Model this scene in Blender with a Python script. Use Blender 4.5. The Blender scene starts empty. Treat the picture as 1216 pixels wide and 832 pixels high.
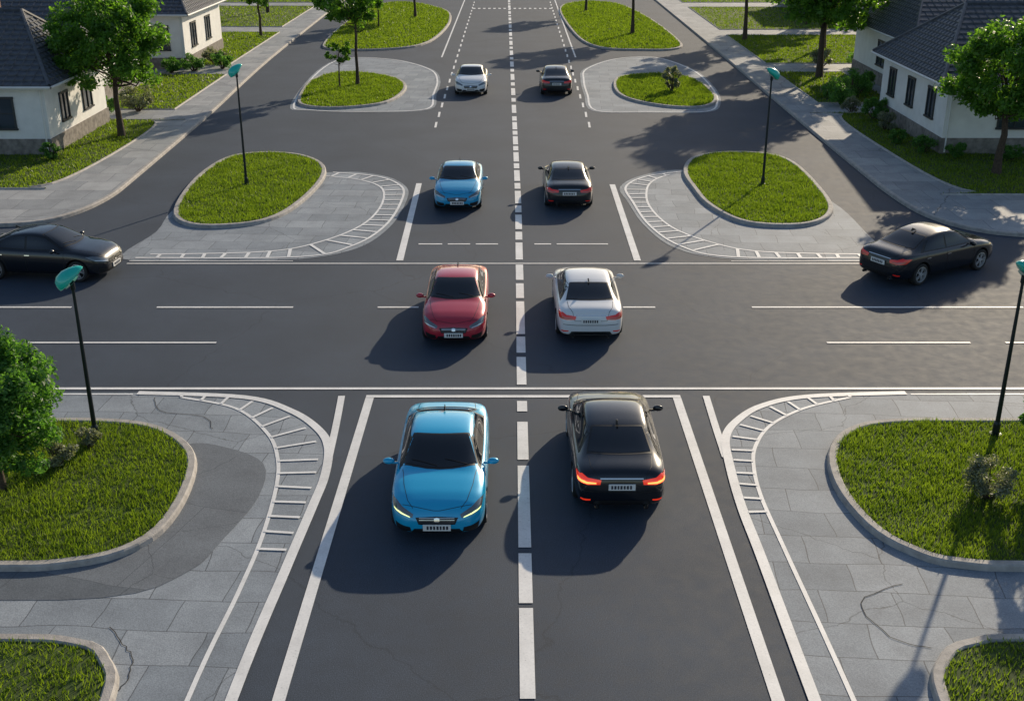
import bpy, bmesh, math, random
import numpy as np
from mathutils import Vector, Matrix
from mathutils.bvhtree import BVHTree
from mathutils.geometry import tessellate_polygon
R=math.radians
rng=np.random.default_rng(7); random.seed(7)
sc=bpy.context.scene
col=sc.collection

# ------------------------------------------------------------------ materials
def newmat(name):
    m=bpy.data.materials.new(name); m.use_nodes=True
    nt=m.node_tree; b=nt.nodes['Principled BSDF']
    return m,nt,b
def simple(name,c,rough=.5,metal=0,coat=0,emis=None,es=0,spec=.5,noise=0,nscale=8,bump=0,bscale=60):
    m,nt,b=newmat(name)
    b.inputs['Base Color'].default_value=(*c,1); b.inputs['Roughness'].default_value=rough
    b.inputs['Metallic'].default_value=metal; b.inputs['Coat Weight'].default_value=coat
    b.inputs['Coat Roughness'].default_value=.04
    b.inputs['Specular IOR Level'].default_value=spec
    if emis: b.inputs['Emission Color'].default_value=(*emis,1); b.inputs['Emission Strength'].default_value=es
    if noise or bump:
        tc=nt.nodes.new('ShaderNodeTexCoord')
        if noise:
            n=nt.nodes.new('ShaderNodeTexNoise'); n.inputs['Scale'].default_value=nscale; n.inputs['Detail'].default_value=4
            nt.links.new(tc.outputs['Object'],n.inputs['Vector'])
            r=nt.nodes.new('ShaderNodeMapRange'); r.inputs[1].default_value=.3; r.inputs[2].default_value=.7
            r.inputs[3].default_value=1-noise; r.inputs[4].default_value=1+noise
            nt.links.new(n.outputs[0],r.inputs[0])
            mx=nt.nodes.new('ShaderNodeVectorMath'); mx.operation='SCALE'; mx.inputs[0].default_value=c
            nt.links.new(r.outputs[0],mx.inputs['Scale']); nt.links.new(mx.outputs[0],b.inputs['Base Color'])
        if bump:
            n=nt.nodes.new('ShaderNodeTexNoise'); n.inputs['Scale'].default_value=bscale; n.inputs['Detail'].default_value=2
            nt.links.new(tc.outputs['Object'],n.inputs['Vector'])
            bp=nt.nodes.new('ShaderNodeBump'); bp.inputs['Strength'].default_value=bump; bp.inputs['Distance'].default_value=.02
            nt.links.new(n.outputs[0],bp.inputs['Height']); nt.links.new(bp.outputs[0],b.inputs['Normal'])
    return m
def N(nt,t,**k):
    n=nt.nodes.new(t)
    for a,v in k.items(): setattr(n,a,v)
    return n
def ramp(nt,src,stops):
    r=N(nt,'ShaderNodeValToRGB'); cr=r.color_ramp
    while len(cr.elements)<len(stops): cr.elements.new(.5)
    for e,(p,c) in zip(cr.elements,stops): e.position=p; e.color=(*c,1) if len(c)==3 else c
    nt.links.new(src,r.inputs[0]); return r.outputs[0]
def noise(nt,vec,scale,detail=5,rough=.55):
    n=N(nt,'ShaderNodeTexNoise'); n.inputs['Scale'].default_value=scale; n.inputs['Detail'].default_value=detail
    n.inputs['Roughness'].default_value=rough; nt.links.new(vec,n.inputs['Vector']); return n.outputs[0]
def mul(nt,a,b,fac=1.0,mode='MULTIPLY'):
    m=N(nt,'ShaderNodeMix',data_type='RGBA',blend_type=mode); m.inputs[0].default_value=fac
    nt.links.new(a,m.inputs[6]); nt.links.new(b,m.inputs[7]); return m.outputs[2]

def asphalt_mat(name='asphalt',base=(.044,.059,.084)):
    m,nt,b=newmat(name); tc=N(nt,'ShaderNodeTexCoord').outputs['Object']
    f=noise(nt,tc,55,2,.7); l=noise(nt,tc,.35,2); md=noise(nt,tc,3.0,3,.6)
    c1=ramp(nt,f,[(.32,tuple(x*.6 for x in base)),(.5,base),(.68,tuple(x*1.7 for x in base))])
    c2=ramp(nt,l,[(.3,(.88,.88,.88)),(.7,(1.12,1.12,1.12))]); c3=ramp(nt,md,[(.3,(.90,.90,.90)),(.7,(1.08,1.08,1.08))])
    c=mul(nt,mul(nt,c1,c2),c3)
    v=N(nt,'ShaderNodeTexVoronoi',feature='DISTANCE_TO_EDGE',voronoi_dimensions='2D'); v.inputs['Scale'].default_value=.12
    w=N(nt,'ShaderNodeVectorMath',operation='ADD'); nz=N(nt,'ShaderNodeTexNoise'); nz.inputs['Scale'].default_value=1.1; nz.inputs['Detail'].default_value=5
    nt.links.new(tc,nz.inputs['Vector']); nt.links.new(tc,w.inputs[0]); nt.links.new(nz.outputs['Color'],w.inputs[1]); nt.links.new(w.outputs[0],v.inputs['Vector'])
    ck=ramp(nt,v.outputs['Distance'],[(0,(.6,.6,.6)),(.0018,(1,1,1))])
    c=mul(nt,c,ck,.7)
    nt.links.new(c,b.inputs['Base Color'])
    rr=N(nt,'ShaderNodeMapRange'); rr.inputs[3].default_value=.66; rr.inputs[4].default_value=.85; nt.links.new(md,rr.inputs[0]); nt.links.new(rr.outputs[0],b.inputs['Roughness'])
    b.inputs['Specular IOR Level'].default_value=.28
    bp=N(nt,'ShaderNodeBump'); bp.inputs['Strength'].default_value=.3; bp.inputs['Distance'].default_value=.01
    nt.links.new(f,bp.inputs['Height']); nt.links.new(bp.outputs[0],b.inputs['Normal'])
    return m
def paving_mat(name,base,bw=1.35,bh=.95,rot=.06,joint=.012,cracks=.22):
    m,nt,b=newmat(name); tc=N(nt,'ShaderNodeTexCoord').outputs['Object']
    mp=N(nt,'ShaderNodeMapping'); mp.inputs['Rotation'].default_value=(0,0,rot); nt.links.new(tc,mp.inputs[0])
    nz=N(nt,'ShaderNodeTexNoise'); nz.inputs['Scale'].default_value=.45; nz.inputs['Detail'].default_value=2; nt.links.new(tc,nz.inputs['Vector'])
    ws=N(nt,'ShaderNodeVectorMath',operation='SCALE'); ws.inputs['Scale'].default_value=.35; nt.links.new(nz.outputs['Color'],ws.inputs[0])
    w=N(nt,'ShaderNodeVectorMath',operation='ADD'); nt.links.new(mp.outputs[0],w.inputs[0]); nt.links.new(ws.outputs[0],w.inputs[1])
    br=N(nt,'ShaderNodeTexBrick'); br.inputs['Scale'].default_value=1; br.inputs['Brick Width'].default_value=bw; br.inputs['Row Height'].default_value=bh
    br.inputs['Mortar Size'].default_value=joint; br.inputs['Mortar Smooth'].default_value=.3; br.inputs['Color1'].default_value=(.80,.82,.84,1); br.inputs['Color2'].default_value=(1.12,1.11,1.10,1); br.inputs['Mortar'].default_value=(.42,.42,.43,1)
    nt.links.new(w.outputs[0],br.inputs['Vector'])
    nz2=N(nt,'ShaderNodeTexNoise'); nz2.inputs['Scale'].default_value=1.6; nz2.inputs['Detail'].default_value=4; nt.links.new(tc,nz2.inputs['Vector'])
    ws2=N(nt,'ShaderNodeVectorMath',operation='SCALE'); ws2.inputs['Scale'].default_value=.5; nt.links.new(nz2.outputs['Color'],ws2.inputs[0])
    w2=N(nt,'ShaderNodeVectorMath',operation='ADD'); nt.links.new(tc,w2.inputs[0]); nt.links.new(ws2.outputs[0],w2.inputs[1])
    v=N(nt,'ShaderNodeTexVoronoi',feature='DISTANCE_TO_EDGE',voronoi_dimensions='2D'); v.inputs['Scale'].default_value=cracks; nt.links.new(w2.outputs[0],v.inputs['Vector'])
    j=ramp(nt,v.outputs['Distance'],[(0,(.45,.45,.45)),(.0035,(1,1,1))])
    f=noise(nt,tc,40,2,.7); l=noise(nt,tc,.9,4,.65)
    c1=ramp(nt,f,[(.3,tuple(x*.74 for x in base)),(.7,tuple(x*1.2 for x in base))]); c2=ramp(nt,l,[(.3,(.78,.78,.79)),(.62,(1.06,1.06,1.06))])
    c=mul(nt,mul(nt,mul(nt,c1,c2),br.outputs[0]),j)
    nt.links.new(c,b.inputs['Base Color']); b.inputs['Roughness'].default_value=.75; b.inputs['Specular IOR Level'].default_value=.35
    bp=N(nt,'ShaderNodeBump'); bp.inputs['Strength'].default_value=.4; bp.inputs['Distance'].default_value=.01
    nt.links.new(f,bp.inputs['Height']); nt.links.new(bp.outputs[0],b.inputs['Normal'])
    return m
def paint_mat():
    m,nt,b=newmat('road_paint'); tc=N(nt,'ShaderNodeTexCoord').outputs['Object']
    f=noise(nt,tc,26,5,.7); l=noise(nt,tc,1.6,4)
    c=ramp(nt,f,[(.28,(.25,.25,.26)),(.37,(.72,.73,.74)),(.7,(.84,.84,.84))]); c2=ramp(nt,l,[(.3,(.84,.84,.84)),(.6,(1,1,1))])
    nt.links.new(mul(nt,c,c2),b.inputs['Base Color']); b.inputs['Roughness'].default_value=.6
    return m
def leaf_mat(name,dark,light,trans=.45):
    m,nt,b=newmat(name); g=N(nt,'ShaderNodeNewGeometry'); tc=N(nt,'ShaderNodeTexCoord').outputs['Object']
    nn=noise(nt,tc,1.3,2)
    a=N(nt,'ShaderNodeMath',operation='ADD'); nt.links.new(g.outputs['Random Per Island'],a.inputs[0]); nt.links.new(nn,a.inputs[1])
    h=N(nt,'ShaderNodeMath',operation='MULTIPLY'); h.inputs[1].default_value=.55; nt.links.new(a.outputs[0],h.inputs[0])
    c=ramp(nt,h.outputs[0],[(.15,dark),(.8,light)])
    b.inputs['Roughness'].default_value=.45; nt.links.new(c,b.inputs['Base Color']); b.inputs['Specular IOR Level'].default_value=.35
    t=N(nt,'ShaderNodeBsdfTranslucent')
    yc=N(nt,'ShaderNodeMix',data_type='RGBA',blend_type='MULTIPLY'); yc.inputs[0].default_value=1; yc.inputs[7].default_value=(2.6,2.5,.9,1); nt.links.new(c,yc.inputs[6]); nt.links.new(yc.outputs[2],t.inputs[0])
    mx=N(nt,'ShaderNodeMixShader'); mx.inputs[0].default_value=trans; nt.links.new(b.outputs[0],mx.inputs[1]); nt.links.new(t.outputs[0],mx.inputs[2])
    nt.links.new(mx.outputs[0],nt.nodes['Material Output'].inputs[0]); return m
M={}
M['asphalt']=asphalt_mat()
M['pave']=paving_mat('concrete_paving',(.27,.305,.345))
M['pave2']=paving_mat('sidewalk_paving',(.34,.355,.37),1.5,1.5,.0,.012,.1)
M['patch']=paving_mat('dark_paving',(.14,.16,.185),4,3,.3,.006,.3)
M['paint']=paint_mat()
M['kerb']=simple('kerb_concrete',(.38,.36,.34),.8,noise=.22,nscale=5,bump=.4,bscale=40)
M['soil']=simple('turf_base',(.055,.085,.018),.95,noise=.4,nscale=3)
M['lawn']=simple('lawn_ground',(.07,.11,.025),.95,noise=.3,nscale=1.2)
M['blade']=leaf_mat('grass_blades',(.040,.085,.010),(.14,.21,.025),.45)
M['leaf']=leaf_mat('tree_leaves',(.028,.085,.014),(.11,.24,.035),.45)
M['leafd']=leaf_mat('bush_leaves',(.024,.085,.020),(.10,.23,.055),.45)
M['leafg']=leaf_mat('grey_shrub_leaves',(.07,.09,.07),(.22,.25,.20),.3)
M['bark']=simple('bark',(.07,.05,.035),.9,noise=.35,nscale=12,bump=.8,bscale=30)
M['crack']=simple('crack_dark',(.02,.02,.022),.9)

# ------------------------------------------------------------------ mesh helpers
def obj(name,me,mat=None,parent=None):
    o=bpy.data.objects.new(name,me); col.objects.link(o)
    if mat is not None:
        for m in (mat if isinstance(mat,list) else [mat]): me.materials.append(m)
    if parent: o.parent=parent
    return o
def mesh(name,v,f):
    me=bpy.data.meshes.new(name); me.from_pydata([tuple(p) for p in v],[],f); me.update(); return me
def empty(name,loc=(0,0,0),rz=0,s=(1,1,1)):
    e=bpy.data.objects.new(name,None); col.objects.link(e); e.location=loc; e.rotation_euler=(0,0,rz); e.scale=s; e.empty_display_size=.3; return e
def smooth_closed(p,n=6):
    out=[];L=len(p)
    for i in range(L):
        a,b,c,d=[np.array(p[(i+k)%L],float) for k in (-1,0,1,2)]
        for j in range(n):
            t=j/n; out.append(tuple(.5*((2*b)+(-a+c)*t+(2*a-5*b+4*c-d)*t*t+(-a+3*b-3*c+d)*t**3)))
    return out
def smooth_open(p,n=6):
    q=[p[0]]+list(p)+[p[-1]]; out=[]
    for i in range(1,len(q)-2):
        a,b,c,d=[np.array(q[i+k],float) for k in (-1,0,1,2)]
        for j in range(n):
            t=j/n; out.append(tuple(.5*((2*b)+(-a+c)*t+(2*a-5*b+4*c-d)*t*t+(-a+3*b-3*c+d)*t**3)))
    out.append(tuple(p[-1])); return out
def area(p): return .5*sum(p[i][0]*p[(i+1)%len(p)][1]-p[(i+1)%len(p)][0]*p[i][1] for i in range(len(p)))
def ccw(p): return list(p) if area(p)>0 else list(p)[::-1]
class Acc:
    def __init__(s): s.v=[]; s.f=[]
    def add(s,v,f):
        o=len(s.v); s.v+= [tuple(x) for x in v]; s.f+=[tuple(i+o for i in q) for q in f]
    def sheet(s,p,z):
        p=ccw(p); s.add([(x,y,z) for x,y in p],[tuple(t) for t in tessellate_polygon([[Vector((x,y,0)) for x,y in p]])])
    def line(s,p,w,z,closed=False):
        n=len(p); P=np.array(p,float); vs=[]
        for i in range(n):
            if closed: d=P[(i+1)%n]-P[i-1]
            else: d=P[min(i+1,n-1)]-P[max(i-1,0)]
            d=d/(np.linalg.norm(d)+1e-9); nn=np.array([-d[1],d[0]])*w/2
            vs+= [(*(P[i]+nn),z),(*(P[i]-nn),z)]
        f=[(2*i,2*i+1,2*i+3,2*i+2) for i in range(n-1)]
        if closed: f.append((2*n-2,2*n-1,1,0))
        s.add(vs,f)
    def box(s,x0,x1,y0,y1,z0,z1):
        v=[(x,y,z) for z in (z0,z1) for x,y in ((x0,y0),(x1,y0),(x1,y1),(x0,y1))]
        s.add(v,[(0,3,2,1),(4,5,6,7),(0,1,5,4),(1,2,6,5),(2,3,7,6),(3,0,4,7)])
    def make(s,name,mat,parent=None,smooth=False,fixn=False):
        me=mesh(name,s.v,s.f)
        if fixn:
            bm=bmesh.new(); bm.from_mesh(me); bmesh.ops.recalc_face_normals(bm,faces=bm.faces); bm.to_mesh(me); bm.free()
        if smooth: me.shade_smooth()
        return obj(name,me,mat,parent)
def flip_up(me):
    bm=bmesh.new(); bm.from_mesh(me)
    for f in bm.faces:
        if f.normal.z<0: f.normal_flip()
    bm.to_mesh(me); bm.free()
def offset(p,d):
    p=ccw(p); n=len(p); P=np.array(p); out=[]
    for i in range(n):
        t=P[(i+1)%n]-P[i-1]; t/=np.linalg.norm(t)+1e-9; out.append(tuple(P[i]+d*np.array([t[1],-t[0]])))
    return out
def kerb(acc,p,z0=0.0,w=.2,h=.14):
    p=ccw(p); prof=[(w+.02,z0),(w,z0+h-.03),(w-.03,z0+h),(.03,z0+h),(0,z0+h-.02),(-.01,z0+h-.06)]
    rings=[offset(p,o) for o,_ in prof]; n=len(p); v=[];f=[]
    for r,(o,z) in zip(rings,prof): v+=[(x,y,z) for x,y in r]
    for k in range(len(prof)-1):
        for i in range(n):
            j=(i+1)%n; f.append((k*n+i,k*n+j,(k+1)*n+j,(k+1)*n+i))
    acc.add(v,f)
def inpoly(px,py,poly):
    c=np.zeros(len(px),bool); n=len(poly)
    for i in range(n):
        x1,y1=poly[i]; x2,y2=poly[i-1]
        m=((y1>py)!=(y2>py)); xx=(x2-x1)*(py-y1)/((y2-y1) if abs(y2-y1)>1e-9 else 1e-9)+x1
        c^=(m&(px<xx))
    return c
def np_mesh(name,verts,k):
    nv=len(verts); nf=nv//k
    me=bpy.data.meshes.new(name); me.vertices.add(nv); me.vertices.foreach_set('co',verts.astype(np.float32).ravel())
    me.loops.add(nv); me.loops.foreach_set('vertex_index',np.arange(nv,dtype=np.int32))
    me.polygons.add(nf); me.polygons.foreach_set('loop_start',np.arange(0,nv,k,dtype=np.int32)); me.polygons.foreach_set('loop_total',np.full(nf,k,dtype=np.int32))
    me.update(calc_edges=True); return me
def grass_verts(poly,dens,h,w,z):
    P=np.array(poly); x0,y0=P.min(0); x1,y1=P.max(0); n=int((x1-x0)*(y1-y0)*dens)
    x=rng.uniform(x0,x1,n); y=rng.uniform(y0,y1,n); m=inpoly(x,y,poly); x=x[m];y=y[m]; n=len(x)
    hh=h*rng.uniform(.55,1.15,n)*(1+.3*np.sin(x*2.1+1.3*np.sin(y*1.7))*np.cos(y*2.6+x*.6))
    a=rng.uniform(0,2*np.pi,n); la=rng.uniform(0,2*np.pi,n); ln=rng.uniform(.1,.75,n)*hh; ww=w*rng.uniform(.7,1.3,n)
    v=np.zeros((n,3,3)); v[:,0]=np.c_[x-np.cos(a)*ww,y-np.sin(a)*ww,np.full(n,z)]; v[:,1]=np.c_[x+np.cos(a)*ww,y+np.sin(a)*ww,np.full(n,z)]
    v[:,2]=np.c_[x+np.cos(la)*ln,y+np.sin(la)*ln,z+hh]
    return v.reshape(-1,3)

# ------------------------------------------------------------------ ground
SUN_AZ=R(29); SUN_EL=R(21.5)
g=Acc(); g.sheet([(-1500,-600),(1500,-600),(1500,3000),(-1500,3000)],-.05); o=g.make('ground',M['lawn']); flip_up(o.data)
a=Acc(); a.sheet([(-160,-60),(160,-60),(160,46),(17.5,46),(17.5,260),(-20,260),(-20,46),(-160,46)],0); o=a.make('road',M['asphalt']); flip_up(o.data)
oL=[(-60,26.32),(-11.73,26.32),(-8.72,26.27),(-6.74,26.02),(-5.43,25.23),(-4.59,24.21),(-4.21,23.25),(-4.09,21.93),(-4.14,20.66),(-4.27,18.31),(-4.45,14.55),(-4.5,8)]
iL=[(-8.33,26.02),(-6.81,25.37),(-5.75,23.99),(-5.27,22.72),(-5.05,21.37),(-4.95,19.35),(-5.0,17.48),(-5.15,14.55),(-5.2,8)]
oR=[(60,26.32),(12.25,26.32),(9.24,26.27),(7.48,26.07),(6.20,25.52),(5.41,24.66),(4.99,23.77),(4.85,22.52),(4.77,20.66),(4.79,18.60),(4.80,14.55),(4.85,8)]
iR=[(8.52,26.02),(7.20,25.37),(6.18,24.43),(5.60,23.34),(5.36,22.32),(5.26,21.0),(5.3,19.0),(5.42,14.55),(5.5,8)]
sL=[oL[0]]+smooth_open(oL[1:],6); sR=[oR[0]]+smooth_open(oR[1:],6)
a=Acc(); a.sheet(sL+[(-4.5,-30),(-60,-30)],.008); a.sheet(sR+[(4.85,-30),(60,-30)],.008)
amL=[(-13.4,37.4),(-13.2,40.7),(-13.3,44.3),(-11.3,48.4),(-7.8,50.1),(-5.7,49.4),(-4.5,47.4),(-4.3,44.9),(-4.6,41.3),(-5.5,38.6),(-7.3,37.4),(-10,37.3)]
amR=[(4.6,47.4),(5.8,49.5),(7.9,50.5),(11.8,48.4),(13.0,44.9),(13.1,40.6),(12.8,37.4),(10,37.3),(7.5,37.4),(5.8,38.6),(5.0,41.5),(4.7,44.9)]
auL=[(-12.9,66.6),(-13.4,79.3),(-12.3,85.7),(-8.5,84.9),(-5.6,80.4),(-4.7,75.7),(-4.6,70),(-4.7,65.2),(-8.0,64.3),(-11.5,64.8)]
auR=[(4.5,75.7),(5.0,80.4),(7.5,85.3),(10.7,86.1),(12.6,80),(12.8,72.7),(12.3,67.5),(11.1,64.4),(7.7,64.2),(4.6,64.7),(4.4,70)]
ap=[smooth_closed(q,5) for q in (amL,amR,auL,auR)]
for q in ap: a.sheet(q,.008)
o=a.make('pavement',M['pave']); flip_up(o.data)
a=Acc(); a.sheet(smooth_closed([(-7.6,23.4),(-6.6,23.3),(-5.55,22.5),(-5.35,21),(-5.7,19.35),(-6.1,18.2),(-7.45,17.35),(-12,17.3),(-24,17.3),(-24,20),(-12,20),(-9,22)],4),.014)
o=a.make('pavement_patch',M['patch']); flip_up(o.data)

gn=dict(
 nL=([(-24,24.5),(-12.2,24.4),(-10.0,24.4),(-8.6,24.1),(-7.6,23.2),(-7.15,22.1),(-7.05,20.3),(-7.4,19.1),(-8.5,18.5),(-11,18.4),(-24,18.4)],750,.115,.011),
 nR=([(24,24.5),(12,24.4),(9.5,24.4),(8.2,24.05),(7.4,23.0),(7.1,21.4),(7.3,19.8),(7.8,18.95),(8.6,18.5),(11,18.4),(24,18.4)],750,.115,.011),
 bL=([(-24,15.9),(-10,15.95),(-7.5,15.85),(-6.8,15.35),(-6.5,14.5),(-6.45,12),(-6.5,6),(-24,6)],450,.11,.012),
 bR=([(24,15.9),(10,15.95),(7.9,15.85),(7.2,15.35),(6.9,14.5),(6.85,12),(6.9,6),(24,6)],450,.11,.012),
 mL=([(-13.1,43.4),(-13.6,48.4),(-13.2,52.4),(-11.9,53.5),(-10.2,53.1),(-8.9,51.4),(-8.4,48.9),(-8.6,45.3),(-9.2,42.6),(-10.3,41.5),(-12.0,41.5)],480,.12,.017),
 mR=([(8.0,44.3),(7.8,47),(7.8,49.7),(8.5,52.3),(9.9,53.5),(11.9,53.3),(12.8,51.4),(12.8,46.3),(12.4,43.4),(11.4,41.8),(10.1,41.4),(8.8,42.0)],480,.12,.017),
 uL=([(-12.5,67.9),(-12.9,74.7),(-11.8,78.2),(-9.5,77.8),(-7.5,75.3),(-6.8,71.5),(-7.5,67.2),(-9.5,65.6),(-11.5,65.8)],260,.14,.03),
 uR=([(6.8,74.7),(7.8,77.1),(10.5,77.6),(11.9,75.0),(12.1,69),(11.1,66.0),(9.3,65.8),(7.4,67.7),(6.6,70.5)],260,.14,.03),
 fL=([(-14.9,93.7),(-15.1,106.5),(-14.3,122.5),(-11.6,127),(-7.1,119.7),(-5.9,109.9),(-6.4,97.5),(-7.8,91.7),(-10.9,89.8),(-13.9,90.3)],90,.16,.05),
 fR=([(5.0,119.7),(7.0,127.0),(10.9,125.7),(12.8,112.0),(13.4,94.8),(12.5,90.3),(9.9,89.8),(6.9,91.2),(5.5,99.2)],90,.16,.05))
soil=Acc(); kb=Acc(); GV=[]
for k,(p,d,h,w) in gn.items():
    q=ccw(smooth_closed(p,5)) if k[0] in 'muf' else ccw(smooth_closed(p,4))
    kerb(kb,q); soil.sheet(q,.10)
    gq=offset(q,.03) if k[0] in 'nb' else q
    if k[0] in 'nb':
        XC=16.5 if k[0]=='n' else 12
        gq=[(max(-XC,min(XC,x)),max(9,y)) for x,y in gq]
    GV.append(grass_verts(gq,d,h,w,.10))
yl=[(-160,41.4)]+smooth_open([(-20.5,41.4),(-18.2,41.7),(-17.1,43.2),(-16.6,45.6),(-16.6,49),(-16.8,58),(-17,65),(-17.8,85),(-18.4,121)],5)
yr=[(160,40.0)]+smooth_open([(19.5,40.0),(17.6,40.6),(16.3,42.4),(15.8,45.5),(15.7,51.6),(15.7,65),(15.8,87),(15.8,125)],5)
yardL=yl+[(-18.6,260),(-160,260)]; yardR=yr+[(15.8,260),(160,260)]
sw=Acc(); sw.sheet(yardL,.13); sw.sheet(yardR,.13); o=sw.make('sidewalk',M['pave2']); flip_up(o.data)
for Y in (yl+[(-18.6,260)],yr+[(15.8,260)]):
    P=np.array(Y); n=len(P); v=[];f=[]
    sgn=1 if P[0][0]<0 else -1
    for i in range(n):
        d=P[min(i+1,n-1)]-P[max(i-1,0)]; d/=np.linalg.norm(d); nn=np.array([d[1],-d[0]])*sgn
        for o_,z_ in ((.16,0),(.15,.11),(.12,.14),(0,.14),(-.005,.12)): v.append((*(P[i]+nn*o_),z_))
    for i in range(n-1):
        for k in range(4): f.append((i*5+k,i*5+k+1,(i+1)*5+k+1,(i+1)*5+k))
    kb.add(v,f)
def lawn(p,d,h,w,z=.15,sm=3):
    q=ccw(smooth_closed(p,sm)) if sm else ccw(p)
    soil.sheet(q,z-.008); GV.append(grass_verts([(max(-36,min(36,x)),y) for x,y in q],d,h,w,z-.01)); kerb(kb,q,.13,.10,.06)
lawn([(-60,46.6),(-23,46.6),(-20.4,46.8),(-19.4,48.2),(-18.9,53),(-18.8,59),(-19.4,61.2),(-21,61.4),(-60,61.4)],150,.11,.028)
lawn([(60,45.6),(21,45.6),(19.2,46.0),(18.4,48),(18.0,53),(17.8,60),(18.3,63),(20,63.4),(60,63.4)],150,.11,.028)
for x0,x1,y0,y1 in ((-23.5,-19.1,64.5,77),(-29,-19.9,81,100),(-40,-20.4,104,122),(-40,-20.8,126,160),(17.8,22.2,66.5,78),(18.0,30,82,98),(18.1,40,102,121),(18.2,40,126,160)):
    lawn([(x0,y0),(x1,y0),(x1,y1),(x0,y1)],60 if y0<90 else 25,.13,.05,sm=0)
for x0,x1,y0,y1 in ((-150,-29.5,81,103),(-150,-41,104,250),(31,150,82,99),(41,150,100,250),(-150,-41,63,80),(45,150,64,81)):
    q=[(x0,y0),(x1,y0),(x1,y1),(x0,y1)]; soil.sheet(q,.142)
o=soil.make('turf',M['soil']); flip_up(o.data)
obj('grass',np_mesh('grass',np.concatenate(GV),3),M['blade'])
kb.make('kerb',M['kerb'],fixn=True)

# ------------------------------------------------------------------ road markings
mk=Acc(); Z=.014; Z2=.022; Z3=.018; Z4=.026
def cx(y): return .25 if y<45 else .25-.0068*(y-45)
ds=[(6,9.6),(9.9,11.4),(11.7,14.4),(14.6,17.04),(17.19,18.83),(19.04,22.40),(22.68,24.62),(25.2,25.8),(26.80,28.65),(28.95,30.15),(30.35,33.1),(33.4,34.8),(35.15,36.75)]
y=37.3; k=0
while y<200:
    L=(2.0,1.0)[k%2]*(1 if y<60 else 1.25); ds.append((y,y+L)); y+=L+(.35 if y<60 else 1.0); k+=1
for y0,y1 in ds: mk.line([(cx(y0),y0),(cx(y1),y1)],.25,Z)
mk.line([(-3.75,-5),(-3.70,14.7),(-3.58,25.99)],.21,Z); mk.line([(4.25,-5),(4.22,14.7),(4.15,25.99)],.21,Z)
mk.line([(-3.68,26.08),(4.25,26.08)],.15,Z)
mk.line([(-11.8,26.56),(13.5,26.56)],.13,Z)
mk.line(smooth_open([(-4.3,26.1),(-4.2,24.4),(-4.13,22.8)],4),.17,Z3); mk.line(smooth_open([(4.9,26.1),(4.85,24.4),(4.82,22.8)],4),.17,Z3)
def edge(pl,w,z=Z2): mk.line(smooth_open(pl,7),w,z)
edge([(-9.5,26.28)]+oL[3:],.2); edge([(10,26.28)]+oR[3:],.2)
mk.line([(-60,26.2),(-9.6,26.2)],.07,Z3); mk.line([(60,26.2),(10.1,26.2)],.07,Z3)
edge(iL,.085,Z3); edge(iR,.085,Z3)
def resample(p,n):
    P=np.array(smooth_open(p,8)); d=np.r_[0,np.cumsum(np.linalg.norm(np.diff(P,axis=0),axis=1))]
    t=np.linspace(0,d[-1],n); return np.c_[np.interp(t,d,P[:,0]),np.interp(t,d,P[:,1])]
def bars(inner,outer,n,t0,t1,w,ext=.8,start=0):
    A=resample(inner,200); B=resample(outer,200)
    for i in range(n):
        t=t0+(t1-t0)*i/(n-1); p=A[int(t*199)]; dd=np.linalg.norm(B-p,axis=1); q=B[dd.argmin()]
        s=p+(q-p)*start; e=p+(q-p)*ext; mk.line([tuple(s),tuple(e)],w,Z4)
bars(iL[:-1],oL[1:],15,.0,.66,.08); bars(iR[:-1],oR[1:],14,.0,.55,.08)
for x0,x1 in ((-10.84,-6.68),(-4.1,-2.85),(3.39,4.37),(7.32,15.6),(-18,-13.44),(-26,-20),(18,24)): mk.line([(x0,32.58),(x1,32.58)],.11,Z)
for x0,x1 in ((-13.7,-8.33),(8.87,12.91),(13.9,20),(-26,-19)): mk.line([(x0,29.7),(x1,29.7)],.10,Z)
mk.line([(-13.1,36.88),(12.9,36.88)],.09,Z)
mk.line([(-13.1,37.15),(-7.5,37.15)],.05,Z); mk.line([(7.5,37.15),(12.9,37.15)],.05,Z)
for x0,x1 in ((-3.35,-2.5),(-2.3,-1.5),(-1.3,-.5),(.8,1.4),(1.6,3.44)): mk.line([(x0,39.12),(x1,39.12)],.12,Z)
mk.line([(-3.85,37.2),(-4.0,48)],.24,Z); mk.line([(4.3,37.2),(4.3,47.8)],.24,Z)
imL=[(-8.2,49.3),(-6.6,48.6),(-5.5,47.1),(-5.25,44.3),(-5.7,41.5),(-7.0,39.3),(-8.7,38.2),(-12.6,37.9)]
imR=[(7.0,49.6),(6.2,48.6),(5.7,47),(5.5,44.3),(6.0,41.3),(7.2,39.3),(8.8,38.2),(12.4,37.9)]
edge(imL,.09,Z3); edge(imR,.09,Z3)
oml=[(-8,50.0),(-5.9,49.2),(-4.7,47.4),(-4.5,44.9),(-4.8,41.4),(-5.7,38.9),(-7.4,37.6),(-13,37.5)]
omr=[(7.7,50.2),(5.9,49.2),(4.85,47.4),(4.9,44.9),(5.2,41.5),(6.0,38.9),(7.6,37.6),(12.8,37.5)]
edge(oml,.10); edge(omr,.10)
bars(imL,oml,24,.02,.98,.12,.95,.05); bars(imR,omr,24,.02,.98,.12,.95,.05)
for q in ap[2:]: mk.line(offset(q,-.2),.12,Z2,True)
y=60
while y<128:
    mk.line([(-4.05,y),(-4.08,y+1.5)],.12,Z); mk.line([(4.1,y),(4.15,y+1.5)],.12,Z); y+=2.9
for i in range(16): mk.line([(-4+i*.52,121),(-3.75+i*.52,121)],.9,Z3)
mk.line([(-5.2,86),(-5.2,200)],.12,Z); mk.line([(4.7,86),(4.7,200)],.12,Z)
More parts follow.
